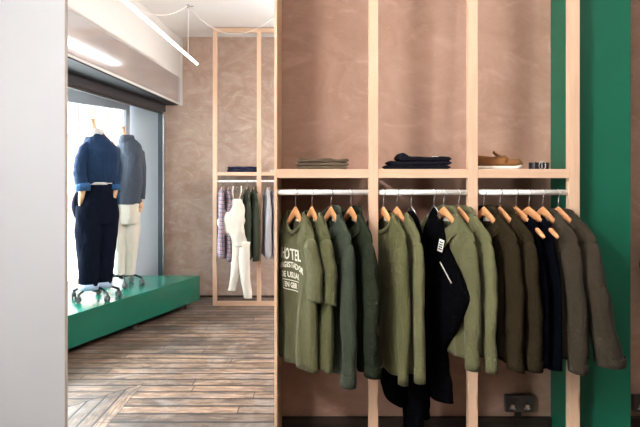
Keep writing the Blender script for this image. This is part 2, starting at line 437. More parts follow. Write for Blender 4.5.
# ------------------------------------------------------------------ green platform and casters
dx = .347
def fe(Y): return -1.459-dx*(7.06-Y)
pl = thing('display_platform', 'long low emerald green display platform on casters in the shop window', 'platform', (-2.3, 5.4, 0))
poly = [(fe(7.06),7.06),(fe(3.45),3.45),(-3.6,3.45),(-3.6,4.7),(-2.72,7.06)]
PB, PT = .082, .366
MB().prism([(x+2.3,y-5.4) for x,y in poly], PB, PT).build('platform_box', M['greenplat'], pl, bevel=.004)
def caster_geo(h=PB):
    m = MB(); m.tube([(-.012,0,.028),(.012,0,.028)], .028, 14); m.box(-.02,.02,-.02,.02,h-.008,h)
    m.box(-.018,-.014,-.014,.014,.02,h-.006); m.box(.014,.018,-.014,.014,.02,h-.006); return m
for Y in (6.95, 6.05, 5.1, 4.1):
    caster_geo().build('caster', M['grey'], pl, loc=(fe(Y)-.10+2.3, Y-5.4, 0))
caster_geo().build('caster', M['grey'], pl, loc=(-2.6+2.3, 6.95-5.4, 0)); caster_geo().build('caster', M['grey'], pl, loc=(-3.45+2.3, 3.6-5.4, 0))

# ------------------------------------------------------------------ lofted clothing helper
def loft(secs, seg=28, wr=.0, seed=0, n=0, closed=True, wk=(3, 9, 5, 17)):
    """secs: (cx,cy,z,rx,ry[,rot]); rings interpolated to n rows, wrinkled by wr"""
    rnd = random.Random(seed); ph = [rnd.uniform(0, 6.28) for _ in range(6)]
    S = [tuple(list(s)+[0]*(6-len(s))) for s in secs]
    if n:
        out = []; m = len(S)-1
        for i in range(n+1):
            f = i*m/n; k = min(int(f), m-1); q = f-k
            pa, pb, pc, pd = S[max(k-1,0)], S[k], S[k+1], S[min(k+2,m)]
            out.append(tuple(.5*((2*B)+(-A+Cc)*q+(2*A-5*B+4*Cc-D)*q*q+(-A+3*B-3*Cc+D)*q**3) for A,B,Cc,D in zip(pa,pb,pc,pd)))
        S = out
    vs = []; L = len(S)
    for i, (cx,cy,z,rx,ry,ro) in enumerate(S):
        t = i/(L-1)
        for k in range(seg):
            a = 2*PI*k/seg
            f = 1+wr*(math.sin(wk[0]*a+wk[1]*t+ph[0])*.6+math.sin(wk[2]*a-wk[3]*t+ph[1])*.35+math.sin(2*a+31*t+ph[2])*.25)
            px, py = rx*math.cos(a)*f, ry*math.sin(a)*f
            vs.append((cx+px*math.cos(ro)-py*math.sin(ro), cy+px*math.sin(ro)+py*math.cos(ro), z+wr*.02*math.sin(3*a+ph[3])))
    fs = [(i*seg+k, i*seg+(k+1)%seg, (i+1)*seg+(k+1)%seg, (i+1)*seg+k) for i in range(L-1) for k in range(seg)]
    if closed: fs += [tuple(range(seg-1,-1,-1)), tuple((L-1)*seg+k for k in range(seg))]
    return MB().add(vs, fs)

# ------------------------------------------------------------------ coat hanger
RZ = 1.474; RY = 2.812
HANG_TOP = RZ-.062; TIPX = .19
def hanger_z(x, tip=TIPX): return HANG_TOP-.014-.118*(abs(x)/tip)**1.15
def hanger_mesh_wood(half=.19):
    m = MB(); vs = []; n = 30; seg = 12
    for i in range(n+1):
        x = -half+2*half*i/n; q = abs(x)/half
        hz = .023-.012*q; hy = .0085
        if q > .93: sc_ = math.sqrt(max(.0001, 1-((q-.93)/.07)**2)); hz *= max(sc_, .15); hy *= max(sc_, .15)
        y = -.002*q*q
        z = hanger_z(x, half)+.004-hz*.7-HANG_TOP
        for k in range(seg):
            a = 2*PI*k/seg; vs.append((x, y+hy*math.cos(a), z+hz*math.sin(a)))
    fs = [(i*seg+k, i*seg+(k+1)%seg, (i+1)*seg+(k+1)%seg, (i+1)*seg+k) for i in range(n) for k in range(seg)]
    fs += [tuple(range(seg)), tuple(n*seg+k for k in range(seg))]
    return m.add(vs, fs)
def hook_mesh():
    m = MB(); r = .0145
    pts = [(0, 0, -.002), (0, 0, .022)]
    for i in range(13):
        a = math.radians(-75+i*20); pts.append((r*math.cos(a), 0, RZ-HANG_TOP+r*math.sin(a)))
    pts.insert(2, (.002, 0, .034))
    return m.tube(pts, .0018, 6)
_wood = hanger_mesh_wood().build('hanger_arm', M['beech'], smooth=True); _woodme = _wood.data; bpy.data.objects.remove(_wood)
_hk = hook_mesh().build('hook', M['chrome'], smooth=True); _hkme = _hk.data; bpy.data.objects.remove(_hk)
def hanger(X, Y, yaw, label, group, sx=1.0):
    t = thing('coat_hanger', label, 'hanger', (X, Y, HANG_TOP), yaw, group)
    for nm, me in (('hanger_arm', _woodme), ('hook', _hkme)):
        o = bpy.data.objects.new(nm, me); C.objects.link(o); o.parent = t
        if nm == 'hanger_arm': o.scale = (sx, 1, 1)
    return t

# ------------------------------------------------------------------ hanging shirt builder
class Top:
    def __init__(s, W=.20, T=.022, nw=.072, zn=1.384, sd=.098, nd=.055, hem=.66, hw=.21, fold=.016, seed=1, k=5.0, hemslope=0):
        s.__dict__.update(locals()); r = random.Random(seed)
        s.p = [r.uniform(0, 6.28) for _ in range(8)]
    def top(s, a, side):
        if a < s.nw:
            q = math.sqrt(max(0, 1-(a/s.nw)**2)); return s.zn-s.nd*q if side < 0 else s.zn-.012*q
        q = (a-s.nw)/(s.W-s.nw); return s.zn-s.sd*q**1.12-(.018*max(0,(q-.85)/.15)**2)
    def pt(s, u, t, side):
        a = abs(u)*s.W; zt = s.top(a, side)
        zh = s.hem+s.hemslope*u+.007*math.sin(6*u+s.p[4])
        z = zt+(zh-zt)*t
        Wt = s.W+(s.hw-s.W)*min(1, t*3.2)-.012*math.sin(min(1, t*2.2)*PI)*(1 if abs(u) > .5 else 0)*abs(u)
        x = u*Wt
        edge = max(0, 1-abs(u)**2.6)**.5
        th = s.T*edge*min(1, (t/.14)**.6)*(1+.35*t)
        th = max(th, .0125*min(1, (t/.018)**.5)*max(0, 1-abs(u)**8)*(1-min(1, t/.5)))
        if a < s.nw: th = max(th, .020*math.sqrt(max(0, 1-(a/s.nw)**2))*(1-min(1, t/.3)))
        f = s.fold*min(1, t*1.4)*(.55*math.sin(s.k*u+s.p[0]+1.6*t)+.35*math.sin(s.k*2.1*u+s.p[1]-1.2*t)+.25*math.sin(s.k*3.7*u+s.p[2])*t)
        f += s.fold*.35*side*edge*math.sin(7*t+3*u+s.p[3])*min(1, t*3)
        # drag lines from the shoulder tips
        f += .004*side*edge*math.sin(16*(u*.8+t*1.1)+s.p[5])*max(0, 1-t*1.6)
        return (x, side*th+f, z)
    def body(s, NU=30, NT=26):
        m = MB()
        us = [math.sin(PI/2*(-1+2*i/NU)) for i in range(NU+1)]
        us = [.5*a+.5*(-1+2*i/NU) for i, a in enumerate(us)]
        ts = [(j/NT)**1.25 for j in range(NT+1)]
        for side in (-1, 1):
            vs = [s.pt(u, t, side) for t in ts for u in us]
            m.add(vs, [(j*(NU+1)+i, j*(NU+1)+i+1, (j+1)*(NU+1)+i+1, (j+1)*(NU+1)+i) for j in range(NT) for i in range(NU)])
        return m
    def on_front(s, x, z, off=.002):
        # point on the front surface at width x, height z
        u = max(-.98, min(.98, x/s.W)); lo, hi = 0, 1
        for _ in range(18):
            t = (lo+hi)/2
            if s.pt(u, t, -1)[2] > z: lo = t
            else: hi = t
        p = s.pt(u, t, -1); return (p[0], p[1]-off, z)
    def patch(s, x0, x1, z0, z1, nx=6, nz=8, off=.003, m=None):
        m = m or MB()
        vs = [s.on_front(x0+(x1-x0)*i/nx, z0+(z1-z0)*j/nz, off) for j in range(nz+1) for i in range(nx+1)]
        return m.add(vs, [(j*(nx+1)+i, j*(nx+1)+i+1, (j+1)*(nx+1)+i+1, (j+1)*(nx+1)+i) for j in range(nz) for i in range(nx)])
    def neckline(s, n=40):
        pts = []
        for i in range(n):
            a = 2*PI*i/n; x = s.nw*math.sin(a); side = -1 if math.cos(a) > 0 else 1
            u = x/s.W
            y = -.020*math.cos(a); pts.append((x, y, s.top(abs(x)*.9999, side)))
        return pts
    def neckband(s, w_=.009):
        pts = s.neckline(); pts.append(pts[0])
        # flat ribbed ribbon standing just above the neck edge
        m = MB(); vs = []; n = len(pts)
        for (x,y,z) in pts:
            vs += [(x*.90, y*.86, z+.004), (x*.97, y*1.25, z-.002), (x*1.10, y*1.5, z-.016)]
        m.add(vs, [(3*i+k, 3*(i+1)+k, 3*(i+1)+k+1, 3*i+k+1) for i in range(n-1) for k in (0,1)])
        return m
    def collar(s, h=.034, fall=.064, gap=.26, point=.050):
        m = MB(); n = 36; vs = []
        for i in range(n+1):
            a = gap+(2*PI-2*gap)*i/n; x = s.nw*1.0*math.sin(a); c = math.cos(a)
            side = -1 if c > 0 else 1
            q = .5*(1+c)
            z0 = s.zn-.010-(s.nd-.012)*q**1.5; y0 = -.024*c
            pe = max(0, 1-min(a, 2*PI-a)/.9)
            vs += [(x*.96, y0, z0-.004), (x*.95, y0*.95+.002, z0+h*(1-.5*q)), (x*1.03, y0*1.15+.002, z0+h*(1-.5*q)+.004),
                   (x*1.22+math.copysign(.004, x), y0*1.35-.006*q, z0-fall*.25), (x*1.42+math.copysign(point*.55*pe, x), y0*1.9-.016*q, z0-fall*.55-point*pe)]
        m.add(vs, [(5*i+k, 5*(i+1)+k, 5*(i+1)+k+1, 5*i+k+1) for i in range(n) for k in range(4)])
        return m
    def sleeve(s, sg=1, end=.62, rx=(.070,.046), ry=(.030,.026), dx=.0, dy=0, seed=3, wr=.10, bow=.0, N_=26, seg=22, flare=1.0, zt=None):
        r = random.Random(seed); ph = [r.uniform(0, 6.28) for _ in range(6)]
        zs = (zt if zt else s.zn-s.sd-.004); vs = []
        for i in range(N_+1):
            t = (i/N_)**1.15; z = zs+(end-zs)*t
            cap = math.sqrt(max(0, 1-(1-min(1, t/.10))**2))
            cap = max(cap, .12); capy = max(.12, math.sin(min(1, t/.24)*PI/2)**.8)
            X = rx[0]+(rx[1]-rx[0])*min(1, t*1.15); Yr = ry[0]+(ry[1]-ry[0])*t
            if t > .9: X *= flare; Yr *= flare
            cx = sg*(s.W-rx[0]*(.86-.50*min(1, t*2.2))+dx*t*t+bow*math.sin(PI*t)); cy = dy*t*t
            for k in range(seg):
                a = 2*PI*k/seg
                w = 1+wr*(math.sin(2*a+9*t+ph[0])*.5+math.sin(3*a-19*t+ph[1])*.45+math.sin(a+33*t+ph[2])*.30)*min(1, t*3)
                vs.append((cx+X*cap*w*math.cos(a)-(1-cap)*sg*.012, cy+Yr*capy*w*math.sin(a)+.004*math.sin(8*t+ph[3]), z+.006*math.sin(a+ph[4])*(t > .95)))
        m = MB().add(vs, [(i*seg+k, i*seg+(k+1)%seg, (i+1)*seg+(k+1)%seg, (i+1)*seg+k) for i in range(N_) for k in range(seg)]+[tuple(range(seg))])
        s._end = (cx, cy, end, X, Yr); return m
    def cuff(s, h=.05, grow=1.06):
        cx, cy, z, X, Yr = s._end
        m = MB(); seg = 22; vs = []
        for j, (dz, g_) in enumerate(((h, 1.0), (h-.004, grow), (h*.5, grow*1.01), (0, grow), (.001, grow*.92))):
            for k in range(seg):
                a = 2*PI*k/seg; vs.append((cx+X*g_*math.cos(a), cy+Yr*g_*math.sin(a)*1.04, z-.004+dz))
        return m.add(vs, [(i*seg+k, i*seg+(k+1)%seg, (i+1)*seg+(k+1)%seg, (i+1)*seg+k) for i in range(4) for k in range(seg)])

def garment(name, label, cat, X, yaw, mat, top, group=None, neck='crew', sleeves=None, Y=RY, placket=False, pocket=None, cuffs=None,
            inner_label=True, low=False, hlabel=None, hgroup='wooden hangers on the near rail', band=None, yoke=False, lining=None, hang=True):
    yr = math.radians(yaw-90)
    if hang: hanger(X, Y, yr, hlabel or ('varnished wooden hanger holding the '+label[:60]), hgroup, 1.0 if top.W < .16 else .72*top.W/.195)
    zb = min(top.hem, (sleeves or {}).get('end', top.hem))
    root = thing(name, label, cat, (X, Y, zb), yr, group)
    def B(m, nm, mt, **kw):
        m.xf(Matrix.Translation((0, 0, -zb))); return m.build(nm, mt, root, **kw)
    nu, ntt = (20, 14) if low else (34, 30)
    B(top.body(nu, ntt), 'body', mat, smooth=True, merge=.0006, solid=.0022)
    if neck == 'crew': B(top.neckband(), 'neckband', mat, smooth=True, solid=.003)
    if neck == 'collar': B(top.collar(), 'collar', mat, smooth=True, solid=.0025)
    if neck == 'stand': B(top.collar(h=.02, fall=.03, gap=.5, point=.0), 'collar', mat, smooth=True, solid=.0025)
    if sleeves:
        for sg in (1, -1):
            kw = dict(sleeves)
            if sg < 0: kw['dx'] = 0; kw['bow'] = 0; kw['dy'] = kw.get('dy', 0)*.3; kw['ry'] = tuple(q*.8 for q in kw.get('ry', (.03,.026)))
            kw['seed'] = sleeves.get('seed', 3)+(5 if sg < 0 else 0)
            so = B(top.sleeve(sg, N_=14 if low else 30, seg=12 if low else 24, **kw), 'sleeve', mat, smooth=True, solid=.002)
            if cuffs:
                cm = top.cuff(*cuffs); cm.xf(Matrix.Translation((0,0,-zb))); cm.build('cuff', mat, so, smooth=True, solid=.002)
    if placket:
        L0, L1 = top.zn-top.nd-.004, placket if isinstance(placket, float) else top.hem+.02
        po = B(top.patch(-.016, .016, L1, L0, 3, 24, .0035), 'placket', mat, smooth=True, solid=.0015)
        nb = max(3, int((L0-L1)/.09))
        for i in range(nb):
            z = L0-.02-(L0-L1-.03)*i/nb; p = top.on_front(0, z, .006)
            MB().tube([(0,0,0),(0,.002,0)], .0055, 10).build('button', M['blackpl'], po, loc=(p[0], p[1], p[2]-zb))
    if pocket:
        x0, x1, z0, z1 = pocket
        po = B(top.patch(x0, x1, z0, z1, 6, 6, .004), 'pocket', mat, smooth=True, solid=.002)
        fl = top.patch(x0-.003, x1+.003, z1-.022, z1+.004, 6, 2, .006); fl.xf(Matrix.Translation((0,0,-zb))); fl.build('pocket_flap', mat, po, solid=.002)
    if inner_label:
        MB().box(-.018,.018,.013,.015,0,.018).build('neck_label', M['label'], root, loc=(0, 0, top.zn-.045-zb))
    if yoke:
        m = MB()
        pts = [top.on_front(sx*(.02+.16*i/8), top.top(.02+.16*i/8, 1)-.05-.0*i, .0035) for sx in (1,) for i in range(9)]
        m.tube(pts, .0012, 4); B(m, 'seam', mat)
    return root

# ------------------------------------------------------------------ near rack
rk = thing('timber_clothes_rack', 'tall pine clothes rack before the pink plaster wall, full of olive and brown clothes', 'clothes rack', (.48, 2.81, 0))
def rp(name, x0,x1,y0,y1,z0,z1, m, bevel=.002, parent=rk, org=(.48,2.81)):
    cx, cy = (x0+x1)/2, (y0+y1)/2
    return MB().box(x0-cx,x1-cx,y0-cy,y1-cy,0,z1-z0).build(name, m, parent, bevel=bevel, loc=(cx-org[0], cy-org[1], z0))
FY = 2.79
rp('side_board', -.231, -.218, FY, NW, 0, CH, M['ply'], .001)
PX = [(.208,.252),(.671,.716),(1.142,1.190)]
for i, (x0,x1) in enumerate(PX): rp('post', x0,x1,FY,FY+.045,0,CH,M['pine_z'])
bays = [(-.218,.208),(.252,.671),(.716,1.142)]
for x0,x1 in bays:
    rp('shelf_rail', x0,x1,FY+.001,FY+.044,1.541,1.583,M['pine_x'])
    rp('shelf_board', x0,x1,FY+.045,NW-.002,1.563,1.581,M['pine_x'],.001)
    cx = (x0+x1)/2
    MB().tube([(x0-cx,0,0),(x1-cx,0,0)], .0125, 18).build('hanging_rail', M['rail'], rk, smooth=False, loc=(cx-.48, RY-2.81, RZ-.0)).data.polygons.foreach_set('use_smooth', [True]*20)
# ------------------------------------------------------------------ far rack
FR = 7.12
fk = thing('timber_clothes_rack', 'smaller pine clothes rack against the far wall holding plaid, cream and grey clothes', 'clothes rack', (-.75, FR, 0))
def fp(name, *a): return rp(name, *a, .002, fk, (-.75, FR))
FP = [(-1.317,-1.269),(-.795,-.747),(-.10,-.055)]
for x0,x1 in FP: fp('post', x0,x1,FR-.02,FR+.025,.05,3.235,M['pine_z'])
fp('top_rail', -1.317,-.055,FR-.02,FR+.025,3.235,3.29,M['pine_x']); fp('bottom_rail', -1.317,-.055,FR-.02,FR+.025,0,.05,M['pine_x'])
for x0,x1 in ((-1.269,-.795),(-.747,-.10)):
    fp('shelf_rail', x0,x1,FR-.018,FR+.022,1.541,1.583,M['pine_x']); fp('shelf_board', x0,x1,FR+.025,7.6,1.563,1.581,M['pine_x'])
    cx = (x0+x1)/2
    MB().tube([(x0-cx,0,0),(x1-cx,0,0)], .0125, 12).build('hanging_rail', M['rail'], fk, loc=(cx+.75, .003, RZ))
FRY = FR+.003

# ------------------------------------------------------------------ near garments
def HX(px): return Xat(px, RY)
G_T = 'clothes hanging on the near pine rack'
t1 = Top(W=.185, hem=.69, hw=.20, T=.03, seed=2, fold=.014, k=5, nw=.085, nd=.090)
tee1 = garment('tee_shirt', 'olive t-shirt with pale HOTEL print, first on the near rail', 't-shirt', HX(295.5), 30, M['tee'], t1, G_T,
   sleeves=dict(end=1.0, rx=(.052,.060), ry=(.026,.030), dx=.005, dy=.008, wr=.05), hlabel='wooden hanger of the printed t-shirt, leftmost on the near rail')
# print
def text_mesh(txt, size, width, align_z, arc=0, cx=0):
    cu = bpy.data.curves.new('t', 'FONT'); cu.body = txt; cu.size = size; cu.align_x = 'CENTER'; cu.resolution_u = 3; cu.offset = .0012
    o = bpy.data.objects.new('t', cu); C.objects.link(o)
    dg = bpy.context.evaluated_depsgraph_get(); me = bpy.data.meshes.new_from_object(o.evaluated_get(dg))
    bm = bmesh.new(); bm.from_mesh(me); bmesh.ops.triangulate(bm, faces=bm.faces)
    bmesh.ops.subdivide_edges(bm, edges=[e for e in bm.edges if e.calc_length() > .012], cuts=1)
    xs = [v.co.x for v in bm.verts]; w_ = max(xs)-min(xs); k = width/w_
    vs = []
    for v in bm.verts:
        x = (v.co.x-(max(xs)+min(xs))/2)*k; z = align_z+v.co.y-arc*(x/(width/2))**2
        vs.append(t1.on_front(cx+x, z, .0035))
    fs = [tuple(l.index for l in f.verts) for f in bm.faces]
    bm.free(); bpy.data.objects.remove(o); return vs, fs
PXC = .018
for txt, size, wd, z, arc in (('HOTEL', .072, .172, 1.165, 0), ('LANGISTADOR', .036, .215, 1.128, .020), ('DE USUAL', .036, .140, 1.082, .004), ('EN GBR', .034, .088, 1.035, .0)):
    vs, fs = text_mesh(txt, size, wd, z, arc, PXC); pm = MB().add(vs, fs)
    pm.xf(Matrix.Translation((0,0,-.69))); pm.build('chest_print', M['printm'], tee1)
pm = MB(); q = .064; za, zb_ = 1.022, 1.070
outer = [(-q,za),(q,za),(q,zb_),(-q,zb_)]; e = .004
inner = [(-q+e,za+e),(q-e,za+e),(q-e,zb_-e),(-q+e,zb_-e)]
ns = 8; vs = []
for ring in (outer, inner):
    for k in range(4):
        a_, b2 = ring[k], ring[(k+1) % 4]
        for i in range(ns):
            f = i/ns; vs.append(t1.on_front(PXC+a_[0]*(1-f)+b2[0]*f, a_[1]*(1-f)+b2[1]*f, .0036))
nn = 4*ns
pm.add(vs, [(i, (i+1) % nn, nn+(i+1) % nn, nn+i) for i in range(nn)])
pm.xf(Matrix.Translation((0,0,-.69))); pm.build('chest_print', M['printm'], tee1)

# the first t-shirt rests against the side board: cloth is pressed flat where it meets the wood
bpy.context.view_layer.update()
def press(root, xmin):
    for o in root.children_recursive:
        if o.type != 'MESH': continue
        mw = o.matrix_world; inv = mw.inverted()
        for v in o.data.vertices:
            p = mw @ v.co
            if p.x < xmin+.012:
                p.x = xmin+.012*math.exp((p.x-xmin-.012)/.012); v.co = inv @ p
press(tee1, -.2155)

J = dict(W=.205, sd=.104, nw=.084, nd=.105)
def SL(end, r0=.056, r1=.040, y0=.030, y1=.028, **k): return dict(end=end, rx=(r0*.95, r1*.92), ry=(y0*.88, y1*.90), **k)
garment('tee_shirt', 'plain olive t-shirt, second on the near rail behind the printed one', 't-shirt', HX(312), 26, M['tee2'],
   Top(W=.19, hem=.69, hw=.20, T=.026, seed=5, fold=.016, k=5, nw=.085, nd=.090), G_T, sleeves=SL(.985, .060, .062, .032, .028, dy=.005, seed=11, wr=.05), hlabel='wooden hanger of the plain olive t-shirt, second on the near rail')
garment('shirt_jacket', 'grey-green collared overshirt, third on the near rail', 'jacket', HX(331), 25, M['ftgreen'],
   Top(hem=.67, hw=.158, T=.026, seed=8, **J), G_T, neck='collar', sleeves=SL(.63, .056, .046, .032, .034, dy=-.005, seed=4), cuffs=(.055,1.03), placket=True, hlabel='wooden hanger of the grey-green overshirt')
garment('shirt_jacket', 'very dark green shirt with crumpled sleeves, left of the first front post', 'jacket', HX(351), 25, M['dkgreen'],
   Top(hem=.68, hw=.162, T=.026, seed=12, fold=.016, **J), G_T, neck='collar', sleeves=SL(.672, .056, .050, .032, .036, dy=.01, seed=9, wr=.15), cuffs=(.05,1.03), placket=True, hlabel='wooden hanger of the very dark green shirt')
t5 = Top(W=.19, hem=.665, hw=.16, T=.022, seed=15, fold=.008, nw=.085, nd=.088)
garment('henley_shirt', 'olive buttoned henley with chest pocket, first right of the first front post', 'shirt', HX(383.5), 26, M['henley'], t5, G_T, neck='crew',
   sleeves=SL(.63, .050, .028, .027, .021, dx=-.005, seed=21, wr=.05), cuffs=(.06,.98), placket=1.04, pocket=(.035,.115,1.04,1.13), hlabel='wooden hanger of the olive henley')
garment('long_sleeve_tee', 'olive long sleeved tee right of the henley', 'shirt', HX(397), 26, M['olive2'],
   Top(W=.19, hem=.66, hw=.155, T=.022, seed=19, fold=.010, nw=.085, nd=.088), G_T, neck='crew', sleeves=SL(.64, .050, .030, .027, .024, dy=.006, seed=23, wr=.05), cuffs=(.06,.98), hlabel='wooden hanger of the long sleeved tee')
garment('overshirt', 'light olive overshirt with chest pocket, behind the black bib overalls', 'jacket', HX(444), 30, M['olive'],
   Top(hem=.74, hw=.160, T=.026, seed=25, **J), G_T, neck='collar', sleeves=SL(.70, .052, .040, .030, .028, seed=31), cuffs=(.06,1.03), placket=True, pocket=(.045,.135,1.02,1.12), hlabel='wooden hanger of the light olive overshirt')
garment('overshirt', 'olive overshirt just left of the second front post', 'jacket', HX(459), 31, M['olive2'],
   Top(hem=.75, hw=.160, T=.022, seed=29, **J), G_T, neck='collar', sleeves=SL(.69, .050, .036, .028, .025, dx=.005, dy=.004, seed=35), cuffs=(.06,1.03), placket=True, hlabel='wooden hanger of the olive overshirt by the second post')
garment('work_jacket', 'dark olive-brown jacket, first right of the second front post', 'jacket', HX(484), 29, M['brown'],
   Top(hem=.72, hw=.160, T=.024, seed=33, **J), G_T, neck='collar', sleeves=SL(.69, .054, .048, .032, .032, dx=-.005, dy=.010, seed=41), placket=True, hlabel='wooden hanger of the first brown jacket')
garment('work_jacket', 'dark olive-brown jacket with rumpled cuff, second right of the second front post', 'jacket', HX(500), 29, M['brown'],
   Top(hem=.72, hw=.160, T=.024, seed=37, **J), G_T, neck='collar', sleeves=SL(.695, .056, .050, .032, .036, dx=-.005, dy=.016, seed=43, wr=.10), cuffs=(.05,1.05), placket=True, hlabel='wooden hanger of the second brown jacket')
for i, (px, sd_, lab) in enumerate(((516, 51, 'left'), (529, 53, 'right'))):
    t = Top(W=.150, hem=.70, hw=.20, T=.022, seed=sd_, nw=.088, nd=.085, sd=.052, zn=1.372)
    garment('knitted_vest', 'midnight navy sleeveless knit, %s of the two, hanger tip poking out' % lab, 'vest', HX(px), 23, M['navy'], t, G_T, neck='crew',
        hlabel='wooden hanger of the %s navy knit, near tip showing' % lab)
garment('work_jacket', 'taupe brown jacket, second from the right end of the near rail', 'jacket', HX(543), 25, M['brown2'],
   Top(hem=.74, hw=.160, T=.024, seed=55, **J), G_T, neck='stand', sleeves=SL(.69, .056, .050, .034, .034, dy=.02, seed=57), cuffs=(.04,1.02), hlabel='wooden hanger second from the right end of the rail')
garment('work_jacket', 'taupe brown jacket at right end of near rail, sleeve swung over green pillar', 'jacket', HX(558.5), 28, M['brown2'],
   Top(hem=.74, hw=.160, T=.022, seed=59, **J), G_T, neck='stand', sleeves=SL(.72, .060, .066, .036, .064, dx=.035, dy=.075, seed=61), cuffs=(.04,1.02), hlabel='wooden hanger at the right end of the near rail')

# ------------------------------------------------------------------ black overalls (two) on wire hangers
def wire_hanger(X, yaw, label):
    t = thing('wire_hanger', label, 'hanger', (X, RY, HANG_TOP), yaw)
    MB().tube([(-.036,0,-.040),(-.012,0,-.012),(0,0,.0),(.012,0,-.012),(.036,0,-.040),(.034,0,-.050),(-.034,0,-.050),(-.036,0,-.040)], .0022, 6).build('hanger_frame', M['chrome'], t, smooth=True)
    o = bpy.data.objects.new('hook', _hkme); C.objects.link(o); o.parent = t
    for sx in (-.030, .030): MB().box(-.005,.005,-.006,.006,-.065,-.042).build('clip', M['chrome'], t, loc=(sx,0,0))
    return t
def overalls(X, yaw, label, mat, spec, legs, root_z, name='bib_overalls'):
    t = thing(name, label, 'overalls', (X, RY, root_z), yaw, G_T)
    def sh(s_): return [(a[0], a[1], a[2]-root_z)+tuple(a[3:]) for a in s_]
    loft(sh(spec), 30, .10, int(X*100), 34).build('bib', mat, t, smooth=True)
    for i, lg in enumerate(legs): loft(sh(lg), 22, .09, i+3, 26).build('leg', mat, t, smooth=True)
    return t, root_z
y7 = math.radians(34-90)
wire_hanger(HX(411), y7, 'metal clip hanger holding the first black overalls')
overalls(HX(411), y7, 'black overalls with long trailing legs, between long sleeved tee and bib overalls', M['black'],
   [(0,0,1.385,.014,.010),(0,.0,1.36,.045,.016),(.01,-.005,1.28,.065,.020),(.03,-.01,1.10,.08,.024),(.03,-.005,.92,.085,.030),(.03,0,.75,.09,.036)],
   [[(.05,-.01,.80,.05,.036),(.04,-.0,.65,.050,.036),(.03,.005,.50,.046,.034),(.03,.0,.30,.046,.030)],
    [(.0,.02,.80,.045,.034),(-.02,.02,.65,.045,.034),(-.03,.025,.50,.042,.032),(-.03,.03,.32,.045,.030)]], .30)
# the strap end of the overalls that swings behind the henley
t, rz = overalls(HX(398), math.radians(15-90), 'black garment hanging low behind the henley hem', M['black'],
   [(-.02,.0,1.35,.012,.008),(-.04,.0,1.15,.10,.010),(-.04,.0,.80,.10,.010),(-.03,-.008,.68,.075,.032),(-.02,-.02,.58,.075,.052),(-.01,-.01,.51,.05,.045),(.0,.012,.475,.03,.02)], [], .475, 'folded_trousers')
t['category'] = 'trousers'
y8 = math.radians(40-90)
wire_hanger(HX(434), y8, 'metal clip hanger holding the black bib overalls')
bo, rz = overalls(HX(434), y8, 'black bib overalls with white tag and pale seams, in front of light olive overshirt', M['black'],
   [(0,0,1.40,.006,.006),(.0,-.0,1.37,.025,.012),(.01,-.01,1.30,.060,.018),(.03,-.015,1.20,.090,.024),(.06,-.022,1.10,.118,.030),(.085,-.022,1.02,.130,.034),(.065,-.02,.93,.115,.036),(.03,-.015,.82,.09,.038),(.01,-.01,.76,.08,.036)],
   [[(.03,-.01,.86,.055,.036),(.035,-.01,.70,.055,.034),(.05,-.01,.58,.060,.032),(.055,-.01,.52,.064,.030)],
    [(-.03,.0,.86,.06,.034),(-.07,.0,.65,.052,.032),(-.08,.0,.50,.050,.030),(-.08,.0,.40,.052,.030)]], .40)
lb = MB().box(-.014,.014,-.0012,.0012,-.028,.028, 0)
for k in range(4): lb.box(-.010,.010,-.0018,-.0012,-.020+k*.011,-.014+k*.011, 1)
lo = lb.build('paper_tag', [M['label'], M['ink']], bo); lo.location = (.078, -.046, 1.235-rz); lo.rotation_euler = (0, math.radians(14), 0)
for pts in ([(.075,-.049,1.16),(.105,-.056,1.13),(.128,-.058,1.10),(.145,-.056,1.075)], [(-.06,-.040,1.16),(-.045,-.045,1.12),(-.02,-.052,1.085)]):
    MB().tube([(x,y,z-rz) for x,y,z in pts], .0035, 6, flat=.5).build('seam_tape', M['collarw'], bo, smooth=True)

# ------------------------------------------------------------------ far garments
def fx(px): return Xat(px, FRY)
G_F = 'clothes hanging on the far pine rack'
far = [(221.5,'plaid','plaid_shirt','grey and red plaid shirt at the left end of the far rail','shirt',.58),
       (228,'plaid','plaid_shirt','grey and red plaid shirt beside the cream overalls on far rail','shirt',.55),
       (247,'fargreen','chore_jacket','dark olive jacket right beside the cream overalls on far rail','jacket',.57),
       (254,'fargreen','chore_jacket','dark olive jacket against the middle post of the far rack','jacket',.55),
       (267,'greyshirt','cotton_shirt','pale grey shirt just right of the far rack middle post','shirt',.58),
       (274,'greyshirt','cotton_shirt','pale grey shirt on the far rail, nearest the near rack edge','shirt',.56)]
for i, (px, mt, nm, lab, cat, end) in enumerate(far):
    t = Top(W=.19, hem=.60, hw=.20, T=.034, seed=70+i, nd=.05)
    garment(nm, lab, cat, fx(px), 12+4*(i % 2), M[mt], t, G_F, neck='collar', Y=FRY, low=True, inner_label=False,
        sleeves=dict(end=end, rx=(.070,.050), ry=(.040,.036), dx=-.01, seed=80+i), hlabel='wooden hanger of the '+lab.replace('at the left end of the far rail','leftmost on far rail').replace('right beside','beside'), hgroup='wooden hangers on the far rail')
for i, px in enumerate((285, 293)):   # the row goes on behind the edge of the near rack
    pass
yo = math.radians(76-90)
wh = wire_hanger(fx(238), yo, 'white wire hanger holding the cream overalls on the far rail'); wh.location.y = FRY
t = thing('bib_overalls', 'cream canvas bib overalls hanging long on the far rail', 'overalls', (fx(239), FRY-.17, .13), yo, G_F)
def shz(s_, z=.13): return [(a[0], a[1], a[2]-z)+tuple(a[3:]) for a in s_]
loft(shz([(0,0,1.27,.05,.02),(0,0,1.20,.085,.03),(-.05,-.02,1.07,.15,.045),(-.07,-.02,.97,.165,.05),(.0,-.01,.84,.12,.055),(.05,0,.72,.10,.05)]),24,.10,5,20).build('bib', M['cream'], t, smooth=True)
